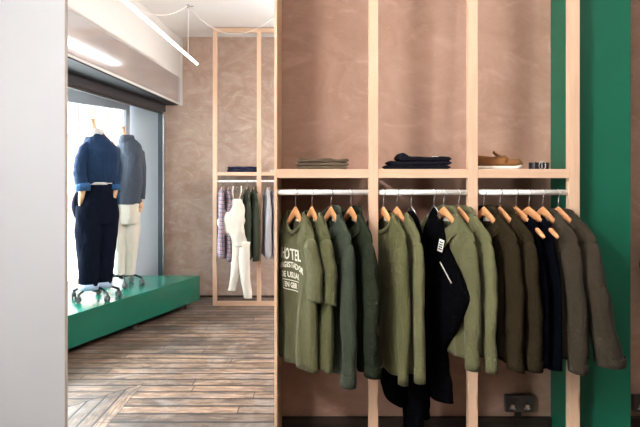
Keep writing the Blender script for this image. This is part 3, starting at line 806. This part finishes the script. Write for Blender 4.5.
MB().tube([(-.04,0,1.27-.13),(-.055,0,1.36-.13),(-.05,.01,1.42-.13)], .015, 8, flat=.4).build('strap', M['cream'], t, smooth=True)
MB().tube([(.03,0,1.27-.13),(.055,0,1.36-.13),(.05,.01,1.42-.13)], .015, 8, flat=.4).build('strap', M['cream'], t, smooth=True)
loft(shz([(.0,0,.78,.06,.05),(-.01,0,.60,.065,.045),(-.02,0,.42,.055,.045),(-.05,0,.26,.045,.04),(-.06,0,.21,.05,.04)]),18,.08,7,18).build('leg', M['cream'], t, smooth=True)
loft(shz([(.10,0,.78,.06,.05),(.09,0,.60,.07,.05),(.10,0,.38,.06,.05),(.13,0,.20,.05,.045),(.14,0,.13,.05,.04)]),18,.08,8,18).build('leg', M['cream'], t, smooth=True)

# ------------------------------------------------------------------ mannequins
def star_base(root, r, z0=0, rot=0.3):
    for k in range(5):
        a = rot+2*PI*k/5; c, s_ = math.cos(a), math.sin(a)
        pts = [(c*q*r, s_*q*r, z0+.095+.022*math.sin(q*PI*.9)-.030*q*q) for q in (.08,.3,.5,.7,.88,1.0)]
        lg = MB().tube(pts, [.017,.014,.012,.011,.011,.013], 8, flat=.8).build('base_leg', M['dark'], root, smooth=True)
        cm = MB(); cm.tube([(0,0,.05),(0,0,.085)], .011, 8)
        st = len(cm.v); cm.tube([(-.019,0,.027),(-.006,0,.027)], .027, 14); cm.tube([(.006,0,.027),(.019,0,.027)], .027, 14); cm.box(-.006,.006,-.02,.02,.022,.058)
        cm.build('caster', M['grey'], root, loc=(c*r, s_*r, z0), rotz=a+.6)
    MB().lathe([(.03,.07),(.036,.085),(.034,.125),(.018,.135),(.015,.19)], 16, (0,0,z0)).build('hub', M['dark'], root, smooth=True)
def hand_geo(p, dirn, s=1.0, side=1):
    """wooden hand hanging from wrist p: palm and five fingers"""
    m = MB(); P = Vector(p); D = Vector(dirn).normalized(); U = Vector((0,1,0)); U = (U-D*U.dot(D)).normalized(); Wd = D.cross(U)
    m.tube([P-D*.03*s, P, P+D*.03*s, P+D*.07*s, P+D*.085*s], [.020*s,.021*s,.030*s,.034*s,.022*s], 12, flat=.5)
    for k, ln in enumerate((.062,.074,.078,.068)):
        o_ = U*((k-1.5)*.017*s); c = Wd*(.012*side*s)
        q0 = P+D*.07*s+o_; q1 = q0+D*ln*.45*s+c*.3; q2 = q1+D*ln*.35*s+c; q3 = q2+D*ln*.2*s+c
        m.tube([q0,q1,q2,q3], [.0085*s,.0085*s,.0075*s,.005*s], 7)
    q0 = P+D*.02*s-U*.024*s
    m.tube([q0, q0+D*.03*s-U*.02*s, q0+D*.055*s-U*.024*s+Wd*.01*side], [.011*s,.009*s,.006*s], 7)
    return m

PTZ = PT
def mann1():
    X, Y = -2.19, 5.75
    t = thing('mannequin', 'headless mannequin in blue shirt and dark navy trousers on green platform', 'mannequin', (X, Y, PTZ))
    z = lambda py: Zat(py, Y)-PTZ
    xx = lambda px: (px-96)/104.3
    star_base(t, .215, 0, .55)
    MB().tube([(0,0,.15),(0,0,.75)], .013, 10).build('stand_pole', M['chrome'], t, smooth=True)
    # wooden neck
    loft([(xx(96),0,z(135),.05,.05),(xx(95.5),0,z(131),.044,.044),(xx(95),0,z(128),.028,.028),(xx(94),0,z(124),.020,.020),(xx(93),0,z(121),.027,.027),(xx(92.6),0,z(119.6),.032,.032),(xx(92.5),0,z(119),.028,.028)], 18).build('neck_cap', M['limb'], t, smooth=True)
    MB().lathe([(.084,z(137)),(.080,z(133)),(.074,z(129.5)),(.066,z(129.2)),(.062,z(132))], 24, (xx(96),.0,0)).build('shirt_collar', M['collarw'], t, smooth=True)
    r = .5
    S = [(xx(98.5),0,z(190),.150,.115,r),(xx(99),0,z(184.5),.158,.120,r),(xx(100),0,z(178),.172,.132,r),(xx(101),0,z(165),.170,.135,r),(xx(101),0,z(155),.168,.130,r),
         (xx(100.5),0,z(148),.160,.115,r),(xx(99.5),0,z(142.5),.138,.100,r),(xx(98),0,z(138.5),.106,.086,r),(xx(96.8),0,z(134.5),.080,.074,r),(xx(96.2),0,z(132.5),.070,.066,r)]
    b = loft(S, 40, .075, 3, 40, wk=(3,6,5,14)).build('shirt_body', M['bluewool'], t, smooth=True)
    # arms
    def arm(pts, rad, nm='shirt_sleeve', mt=M['bluewool'], seed=1):
        m = MB(); rnd = random.Random(seed); n = 22; P = []; R_ = []
        k = len(pts)-1
        for i in range(n+1):
            f = i*k/n; a = min(int(f), k-1); q = f-a; q2 = q*q*(3-2*q)*.4+q*.6
            P.append(tuple(pts[a][j]*(1-q2)+pts[a+1][j]*q2 for j in range(3))); R_.append((rad[a]*(1-q2)+rad[a+1]*q2)*(1+.05*math.sin(i*1.9+seed)+.03*rnd.uniform(-1,1)))
        return m.tube(P, R_, 18).build(nm, mt, t, smooth=True, sub=0)
    arm([(xx(94),-.05,z(142)),(xx(89.5),-.09,z(149)),(xx(87),-.13,z(162)),(xx(87),-.15,z(174)),(xx(89.5),-.17,z(186))], [.030,.056,.062,.064,.060], seed=2)
    MB().tube([(xx(90),-.17,z(184)),(xx(90.5),-.172,z(186)),(xx(91),-.175,z(190.5))], [.066,.072,.066], 18).build('turned_cuff', M['bluelt'], t, smooth=True)
    MB().tube([(xx(90),-.17,z(188)),(xx(88.5),-.155,z(196)),(xx(87),-.135,z(203))], [.032,.027,.022], 12).build('forearm', M['limb'], t, smooth=True)
    hand_geo((xx(87),-.135,z(202)), (-.1,.15,-1), .8).build('hand', M['limb'], t, smooth=True)
    arm([(xx(107),.03,z(143)),(xx(111.5),.05,z(152)),(xx(113.5),.07,z(164)),(xx(114.5),.05,z(176)),(xx(114.5),.02,z(186))], [.030,.050,.052,.050,.046], seed=5)
    MB().tube([(xx(115),.02,z(184)),(xx(115),.02,z(190))], [.050,.054], 16).build('turned_cuff', M['bluelt'], t, smooth=True)
    MB().tube([(xx(115),.02,z(188)),(xx(114),.01,z(198))], [.030,.022], 12).build('forearm', M['limb'], t, smooth=True)
    # trousers
    S = [(xx(98.5),0,z(183),.158,.122,r),(xx(98),0,z(187),.170,.130,r),(xx(97.5),0,z(200),.186,.142,r),(xx(97.5),0,z(212),.184,.142,r),(xx(98),0,z(224),.170,.135,r)]
    loft(S, 36, .035, 9, 20).build('trouser_seat', M['navytr'], t, smooth=True)
    loft([(xx(98.5),0,z(182),.162,.125,r),(xx(98.5),0,z(184.6),.164,.127,r)], 36).build('waistband', M['collarw'], t, smooth=True)
    for i, (sx, yy) in enumerate(((-.050,-.07),(.050,.05))):
        S = [(sx+xx(98),yy,z(205),.125,.11,r),(sx+xx(98),yy,z(225),.128,.115,r),(sx+xx(97.5),yy,z(245),.115,.11,r),(sx*.9+xx(97),yy,z(265),.100,.10,r),(sx*.85+xx(96.5),yy,z(284),.088,.090,r)]
        lg = loft(S, 28, .06, 13+i, 30).build('trouser_leg', M['navytr'], t, smooth=True)
        S = [(sx*.85+xx(96.5),yy,z(282),.092,.094,r),(sx*.85+xx(96.5),yy,z(285),.095,.096,r),(sx*.85+xx(96.5),yy,z(288),.091,.092,r)]
        loft(S, 28, .02, 13+i).build('turn_up', M['denimlt'], lg, smooth=True)
    m = MB(); m.add([(xx(78),-.11,z(193)),(xx(77.5),-.08,z(212)),(xx(82),-.13,z(218)),(xx(86),-.16,z(196))],[(0,1,2,3)])
    loft([(xx(83.5),-.07,z(190),.03,.05,r),(xx(82),-.07,z(200),.055,.06,r),(xx(82),-.07,z(212),.055,.055,r),(xx(84.5),-.06,z(222),.03,.04,r)],18,.05,4,14).build('hip_pocket', M['navytr'], t, smooth=True)
def mann2():
    X, Y = -2.17, 6.45
    t = thing('mannequin', 'headless mannequin in grey shirt and cream trousers, behind the blue one', 'mannequin', (X, Y, PTZ))
    z = lambda py: Zat(py, Y)-PTZ
    xx = lambda px: (px-122.2)/93
    star_base(t, .205, 0, .15)
    MB().tube([(0,0,.15),(0,0,.75)], .013, 10).build('stand_pole', M['chrome'], t, smooth=True)
    loft([(xx(126),0,z(140),.048,.048),(xx(125.5),0,z(137),.042,.042),(xx(124.5),0,z(134),.026,.026),(xx(123.5),0,z(130.5),.020,.020),(xx(122.8),0,z(128.5),.024,.024),(xx(122.3),0,z(127),.030,.030),(xx(122.2),0,z(126.4),.026,.026)], 18).build('neck_cap', M['limb'], t, smooth=True)
    MB().lathe([(.092,z(142)),(.080,z(138)),(.070,z(135.5)),(.062,z(135)),(.056,z(138))], 24, (xx(127),0,0)).build('shirt_collar', M['greywool'], t, smooth=True)
    r = -.3
    S = [(xx(127),0,z(204),.155,.125,r),(xx(127.5),0,z(200),.160,.128,r),(xx(128),0,z(188),.158,.125,r),(xx(128.5),0,z(172),.160,.12,r),(xx(129),0,z(158),.168,.12,r),
         (xx(129),0,z(151),.160,.11,r),(xx(128.5),0,z(146),.142,.10,r),(xx(128),0,z(142),.112,.085,r),(xx(127),0,z(139),.080,.07,r),(xx(127),0,z(137.5),.066,.062,r)]
    loft(S, 36, .07, 23, 36).build('shirt_body', M['greywool'], t, smooth=True)
    MB().tube([(xx(122),-.02,z(147)),(xx(119.5),-.06,z(152)),(xx(118.5),-.09,z(168)),(xx(119),-.10,z(182)),(xx(119.5),-.10,z(194))], [.035,.052,.050,.046,.044], 16).build('shirt_sleeve', M['greywool'], t, smooth=True)
    MB().tube([(xx(119.5),-.10,z(192)),(xx(119.5),-.10,z(203))], [.046,.044], 16).build('turned_cuff', M['bluelt'], t, smooth=True)
    hand_geo((xx(119.5),-.10,z(204)), (.05,0,-1), 1.0).build('hand', M['limb'], t, smooth=True)
    MB().tube([(xx(136),.0,z(147)),(xx(139.5),.02,z(153)),(xx(141),.03,z(168)),(xx(141.5),.02,z(184)),(xx(141.5),.0,z(199))], [.035,.050,.048,.044,.040], 16).build('shirt_sleeve', M['greywool'], t, smooth=True)
    hand_geo((xx(141.8),.0,z(201)), (-.05,0,-1), .95, -1).build('hand', M['limb'], t, smooth=True)
    loft([(xx(127),0,z(199),.145,.115,r),(xx(127),0,z(206),.148,.118,r),(xx(127),0,z(216),.145,.115,r),(xx(127),0,z(224),.12,.10,r)],30,.03,2,12).build('trouser_seat', M['cream'], t, smooth=True)
    for i, (sx, yy) in enumerate(((-.055,-.02),(.055,.02))):
        loft([(sx+xx(127),yy,z(212),.080,.09,r),(sx+xx(126.5),yy,z(230),.078,.088,r),(sx*.9+xx(126),yy,z(248),.070,.08,r),(sx*.8+xx(125.5),yy,z(262),.062,.07,r),(sx*.7+xx(125),yy,z(274+i),.060,.066,r)],24,.06,33+i,26).build('trouser_leg', M['cream'], t, smooth=True)
mann1(); mann2()

# ------------------------------------------------------------------ folded clothes
def folded(w, d, h, seed, wav=.006, curl=.0, peak=None):
    r = random.Random(seed); ph = [r.uniform(0,6.28) for _ in range(5)]
    m = MB(); nx, ns = 26, 20; vs = []
    for i in range(nx+1):
        x = -w/2+w*i/nx; q = abs(2*i/nx-1)
        e = math.sqrt(max(0, 1-max(0,(q-.93)/.07)**2)); e = max(e, .25)
        for k in range(ns):
            a = 2*PI*k/ns; ca, sa = math.cos(a), math.sin(a)
            y = d/2*math.copysign(abs(ca)**.35, ca)*(1-.03*(1-e)); z = h/2*math.copysign(abs(sa)**.6, sa)*e
            zz = h/2+z
            if sa > -.2: zz += wav*(math.sin(7*x/w*2+ph[0]+y*9)*.6+math.sin(13*x/w+ph[1])*.4)
            if peak and sa > -.1: zz += peak[1]*math.exp(-((x/w-peak[0])/.10)**2)
            # fold line along the front edge
            if ca < -.8 and abs(sa) < .35: y += .006
            vs.append((x, y, max(0.0, zz)))
    fs = [(i*ns+k, i*ns+(k+1)%ns, (i+1)*ns+(k+1)%ns, (i+1)*ns+k) for i in range(nx) for k in range(ns)]
    fs += [tuple(range(ns)), tuple(nx*ns+k for k in range(ns))]
    return m.add(vs, fs)
SH = 1.583
YS = 2.93
s_ = YS-.11
for i, (px0, px1, lab) in enumerate(((296,348,'bottom'),(295,349.5,'middle'),(296.5,349,'topmost'))):
    x0, x1 = Xat(px0, 2.83), Xat(px1, 2.83)
    o = folded(x1-x0, .21, .0165, 5+i, .0022 if i < 2 else .003, peak=(.15,.004) if i == 2 else None).build('folded_trousers', M['stack_olive'], loc=((x0+x1)/2, YS+.01*i*0, SH-.0005+i*.0165), smooth=True)
    tag(o, 'folded khaki brown trousers, %s of the stack on the left shelf' % lab, 'folded clothes', 'folded khaki stack on the near shelf')
for i, (px0, px1, lab, pk, h) in enumerate(((386,451,'bottom',None,.020),(389,452,'middle',None,.020),(399,452,'topmost',(-.42,.020),.021))):
    x0, x1 = Xat(px0, 2.83), Xat(px1, 2.83)
    o = folded(x1-x0, .21, h, 15+i, .003, peak=pk).build('folded_jeans', M['stack_black'], loc=((x0+x1)/2, YS, SH-.0005+i*.0195), smooth=True)
    tag(o, 'folded black jeans, %s of the stack on the middle shelf' % lab, 'folded clothes', 'folded black stack on the near shelf')
    if i == 2:
        MB().tube([(.03,-.101,.020),(.045,-.103,.022),(.06,-.102,.021)], .0014, 6).build('seam_label', M['label'], o)
for i, (px0, px1, lab) in enumerate(((227,257,'lower'),(227.5,256,'upper'))):
    x0, x1 = Xat(px0, 7.2), Xat(px1, 7.2)
    o = folded(x1-x0, .26, .034, 25+i, .006).build('folded_jumper', M['stack_navy'], loc=((x0+x1)/2, 7.3, SH-.001+i*.034), smooth=True)
    tag(o, 'folded navy garment on the far rack shelf, %s of the two' % lab, 'folded clothes', 'folded navy stack on the far shelf')
o = folded(.10, .2, .03, 44, .004).build('folded_shirt', M['collarw'], loc=(Xat(274,7.2), 7.28, SH-.001), smooth=True)
tag(o, 'small folded white shirt on the far rack shelf, right of its middle post', 'folded clothes')

# ------------------------------------------------------------------ loafer
def loafer():
    Yl = 2.92
    x0, x1 = Xat(473, Yl), Xat(522, Yl); L = x1-x0
    t = thing('loafer', 'tan suede loafer with cream sole on the right shelf', 'shoe', ((x0+x1)/2, Yl, SH))
    n = 28; seg = 20
    def outline(q):   # half width along heel(0) -> toe(1)
        return .040*(math.sin(min(1, q/.16)*PI/2)**.5)*(1-.18*math.exp(-((q-.42)/.16)**2))*(math.sqrt(max(0, 1-max(0, (q-.80)/.2)**2.2)))
    sole = MB(); vs = []
    for i in range(n+1):
        q = max(.004, min(.996, i/n)); hw = max(.004, outline(q)*1.08)
        lift = .010*max(0, (q-.75)/.25)**2
        for (yy, zz) in ((-hw,lift),(-hw*1.02,lift+.008),(-hw*.98,lift+.016),(hw*.98,lift+.016),(hw*1.02,lift+.008),(hw,lift)): vs.append((-L/2+L*q, yy, zz))
    sole.add(vs, [(i*6+k, i*6+(k+1)%6, (i+1)*6+(k+1)%6, (i+1)*6+k) for i in range(n) for k in range(6)]+[tuple(range(6)), tuple(n*6+k for k in range(6))])
    sole.build('sole', M['sole'], t, smooth=True)
    up = MB(); vs = []
    for i in range(n+1):
        q = max(.008, min(.99, i/n)); hw = max(.003, outline(q)); lift = .010*max(0, (q-.75)/.25)**2
        top = .052 if q < .5 else .052-.022*((q-.5)/.5)**1.1
        top = .074-.012*min(1, q/.45) if q < .5 else .062-.020*((q-.5)/.5)
        if q > .93: top = .042-(q-.93)/.07*.018
        openw = 0 if q > .50 else math.sin(min(1, (.50-q)/.10)*PI/2)*.62*(1 if q > .05 else q/.05)
        for k in range(seg+1):
            a = PI*k/seg
            yy = -hw*math.cos(a); zz = .014+lift+(top-.014)*math.sin(a)**.55
            lim_ = hw*openw
            if abs(yy) < lim_: zz = min(zz, .014+(top-.014)*.98); 
            vs.append((-L/2+L*q, yy, zz))
    fs = []
    for i in range(n):
        q = (i+.5)/n
        for k in range(seg):
            ym = abs(math.cos(PI*(k+.5)/seg))
            if .06 < q < .47 and ym < .60: continue
            fs.append((i*(seg+1)+k, i*(seg+1)+k+1, (i+1)*(seg+1)+k+1, (i+1)*(seg+1)+k))
    up.add(vs, fs); up.build('upper', M['suede'], t, smooth=True, solid=.003)
    tg = MB(); tv = []
    for i in range(9):
        q = i/8; x = -.020+.062*q; z = .090-.036*q**.8
        hw = .014+.016*q
        for yy in (-1,-.5,0,.5,1): tv.append((x, yy*hw, z-.010*yy*yy))
    tg.add(tv, [(i*5+k, i*5+k+1, (i+1)*5+k+1, (i+1)*5+k) for i in range(8) for k in range(4)])
    tg.build('tongue', M['suede'], t, smooth=True, solid=.004)
    MB().tube([(.030,-.038,.030),(.034,-.030,.054),(.036,0,.064),(.034,.030,.054),(.030,.038,.030)], .004, 6, flat=2.2).build('saddle_strap', M['suede'], t, smooth=True)
loafer()
# ------------------------------------------------------------------ belt
def belt():
    Yb = 2.90; x0, x1 = Xat(529, Yb), Xat(549, Yb); r = (x1-x0)/2
    t = thing('leather_belt', 'coiled black leather belt with metal buckle on the right shelf', 'belt', ((x0+x1)/2, Yb+.0, SH))
    vs = []; n = 150
    for i in range(n+1):
        a = 2*PI*3*i/n-PI/2; rr = r*(.70+.27*i/n)
        for dr, z in ((0,0),(0,.032),(.0032,.032),(.0032,0)):
            vs.append(((rr+dr)*math.cos(a)*1.0, (rr+dr)*math.sin(a)*.8, z))
    MB().add(vs, [(i*4+k, i*4+(k+1)%4, (i+1)*4+(k+1)%4, (i+1)*4+k) for i in range(n) for k in range(4)]+[(0,1,2,3),(n*4,n*4+1,n*4+2,n*4+3)]).build('strap', M['leather'], t)
    pts = [(.020*math.cos(a)*.8, -r*.80-.006, .017+.019*math.sin(a)) for a in [2*PI*i/20 for i in range(21)]]
    MB().tube(pts, .0025, 6, cap=False).build('buckle', M['chrome'], t, smooth=True)
    MB().tube([(-.003,-r*.80-.008,.004),(-.003,-r*.80-.009,.032)], .0018, 6).build('prong', M['chrome'], t)
    MB().box(-.034,-.028,-r*.8-.005,-r*.8+.002,-.000,.034).build('keeper', M['leather'], t)
belt()
# ------------------------------------------------------------------ sockets
def socket(X, label, cable=True):
    t = thing('wall_socket', label, 'socket', (X, NW, .315), 0, 'double wall sockets')
    zc = .068
    MB().box(-.073,.073,-.030,-.0,zc-.043,zc+.043).build('plate', M['socket'], t, bevel=.004)
    m = MB()
    for sx in (-.037,.037):
        MB().box(sx-.0035,sx+.0035,-.0315,-.030,zc-.002,zc+.008).build('pin_hole', M['blackpl'], t)
        MB().tube([(sx,-.0312,zc-.016),(sx,-.030,zc-.016)], .013, 16).build('pin_surround', M['chrome'], t)
        for s2 in (-.011,.011): MB().box(sx+s2-.004,sx+s2+.004,-.0316,-.030,zc-.027,zc-.022).build('pin_hole', M['label'], t)
    for sx in (-.010,.006): MB().box(sx-.006,sx+.006,-.034,-.030,zc+.012,zc+.032).build('rocker_switch', M['grey'], t, bevel=.001)
    MB().box(-.018,.010,-.020,-.0,-.004,zc-.043).build('conduit', M['blackpl'], t)
socket(Xat(519.3, 3.08), 'black double wall socket above the skirting between second and third posts')
socket(Xat(647, 3.08), 'black double wall socket at right edge beyond the green pillar')

# ------------------------------------------------------------------ black coat right of the pillar, on a wall peg
t = thing('wall_peg', 'chrome wall peg right of the green pillar holding a black coat', 'peg', (1.80, NW, 1.42))
MB().tube([(0,0,0),(0,-.05,0),(0,-.06,.02)], .006, 8).build('peg_arm', M['chrome'], t, smooth=True)
t = thing('hanging_coat', 'black coat hanging at the right edge beyond the green pillar', 'coat', (1.80, 3.03, .90))
loft([(0,0,.0,.13,.045),(0,0,.06,.15,.05),(0,0,.25,.17,.05),(0,0,.38,.14,.045),(0,0,.47,.08,.03),(0,0,.52,.02,.015)],24,.05,3,24).build('coat_body', M['black'], t, smooth=True)
MB().tube([(-.12,0,.40),(-.15,-.0,.30),(-.168,0,.20),(-.155,0,.08)], [.03,.04,.035,.03], 12).build('sleeve', M['black'], t, smooth=True)

# ------------------------------------------------------------------ pendant tube lights: one in view, the others added to light the rooms
def tube_light(X, y0, y1, Z, label, wires, tm=None):
    t = thing('linear_pendant_light', label, 'lamp', (X, (y0+y1)/2, Z), 0, None)
    cy = (y0+y1)/2
    MB().tube([(0,y0-cy,0),(0,y1-cy,0)], .0135, 16).build('diffuser_tube', tm or M['tube'], t, smooth=False)
    MB().tube([(0,y0-cy-.02,0),(0,y0-cy,0)], .015, 16).build('end_cap', M['rail'], t); MB().tube([(0,y1-cy+.015,0),(0,y1-cy,0)], .015, 16).build('end_cap', M['rail'], t)
    for wy in wires:
        MB().tube([(0,wy-cy,.018),(0,wy-cy,CH-Z-.02)], .0028, 6).build('suspension_wire', M['cable'], t)
        m = MB(); m.tube([(0,0,-.035),(0,0,0)], .014, 10); m.tube([(0,0,-.02),(.05,.02,-.012)], .006, 8); m.build('ceiling_mount', M['chrome'], t, loc=(0, wy-cy, CH-Z))
TZ = 2.77
tube_light(-1.395, 3.05, 6.58, TZ, 'long glowing tube lamp hanging by the shutter box', (6.16, 3.6))
tube_light(.9, .4, 1.9, 3.08, 'added unseen key tube high up on the camera side', (.4, 1.7), M['addednear'])  # out-of-view tube added as overhead key for the near rack
tube_light(-1.5, .2, 1.2, 2.9, 'added unseen tube lighting panel and clothes from the left', (.35, 1.05), M['addedleft'])  # out-of-view tube added to brighten the white panel and garments
tube_light(1.7, 3.9, 6.9, 2.6, 'added unseen tube brightening the far room from its hidden part', (4.3, 6.5), M['addedfar'])  # hidden tube added to lift the far wall and ceiling
def cable(p, q, sag, label):
    P, Q = Vector(p), Vector(q); pts = []
    for i in range(25):
        s = i/24; v = P.lerp(Q, s); v.z -= sag*4*s*(1-s); pts.append(v-P)
    o = MB().tube(pts, .0035, 6).build('power_cable', M['cable'], loc=p, smooth=True); tag(o, label, 'cable')
cable((-1.395,6.15,3.28), (-.30,5.8,3.29), .33, 'white cable sagging from the ceiling mount towards the near rack')
cable((-1.40,6.14,3.28), (-1.84,4.9,3.20), .20, 'white cable sagging behind the glowing tube towards the left wall')
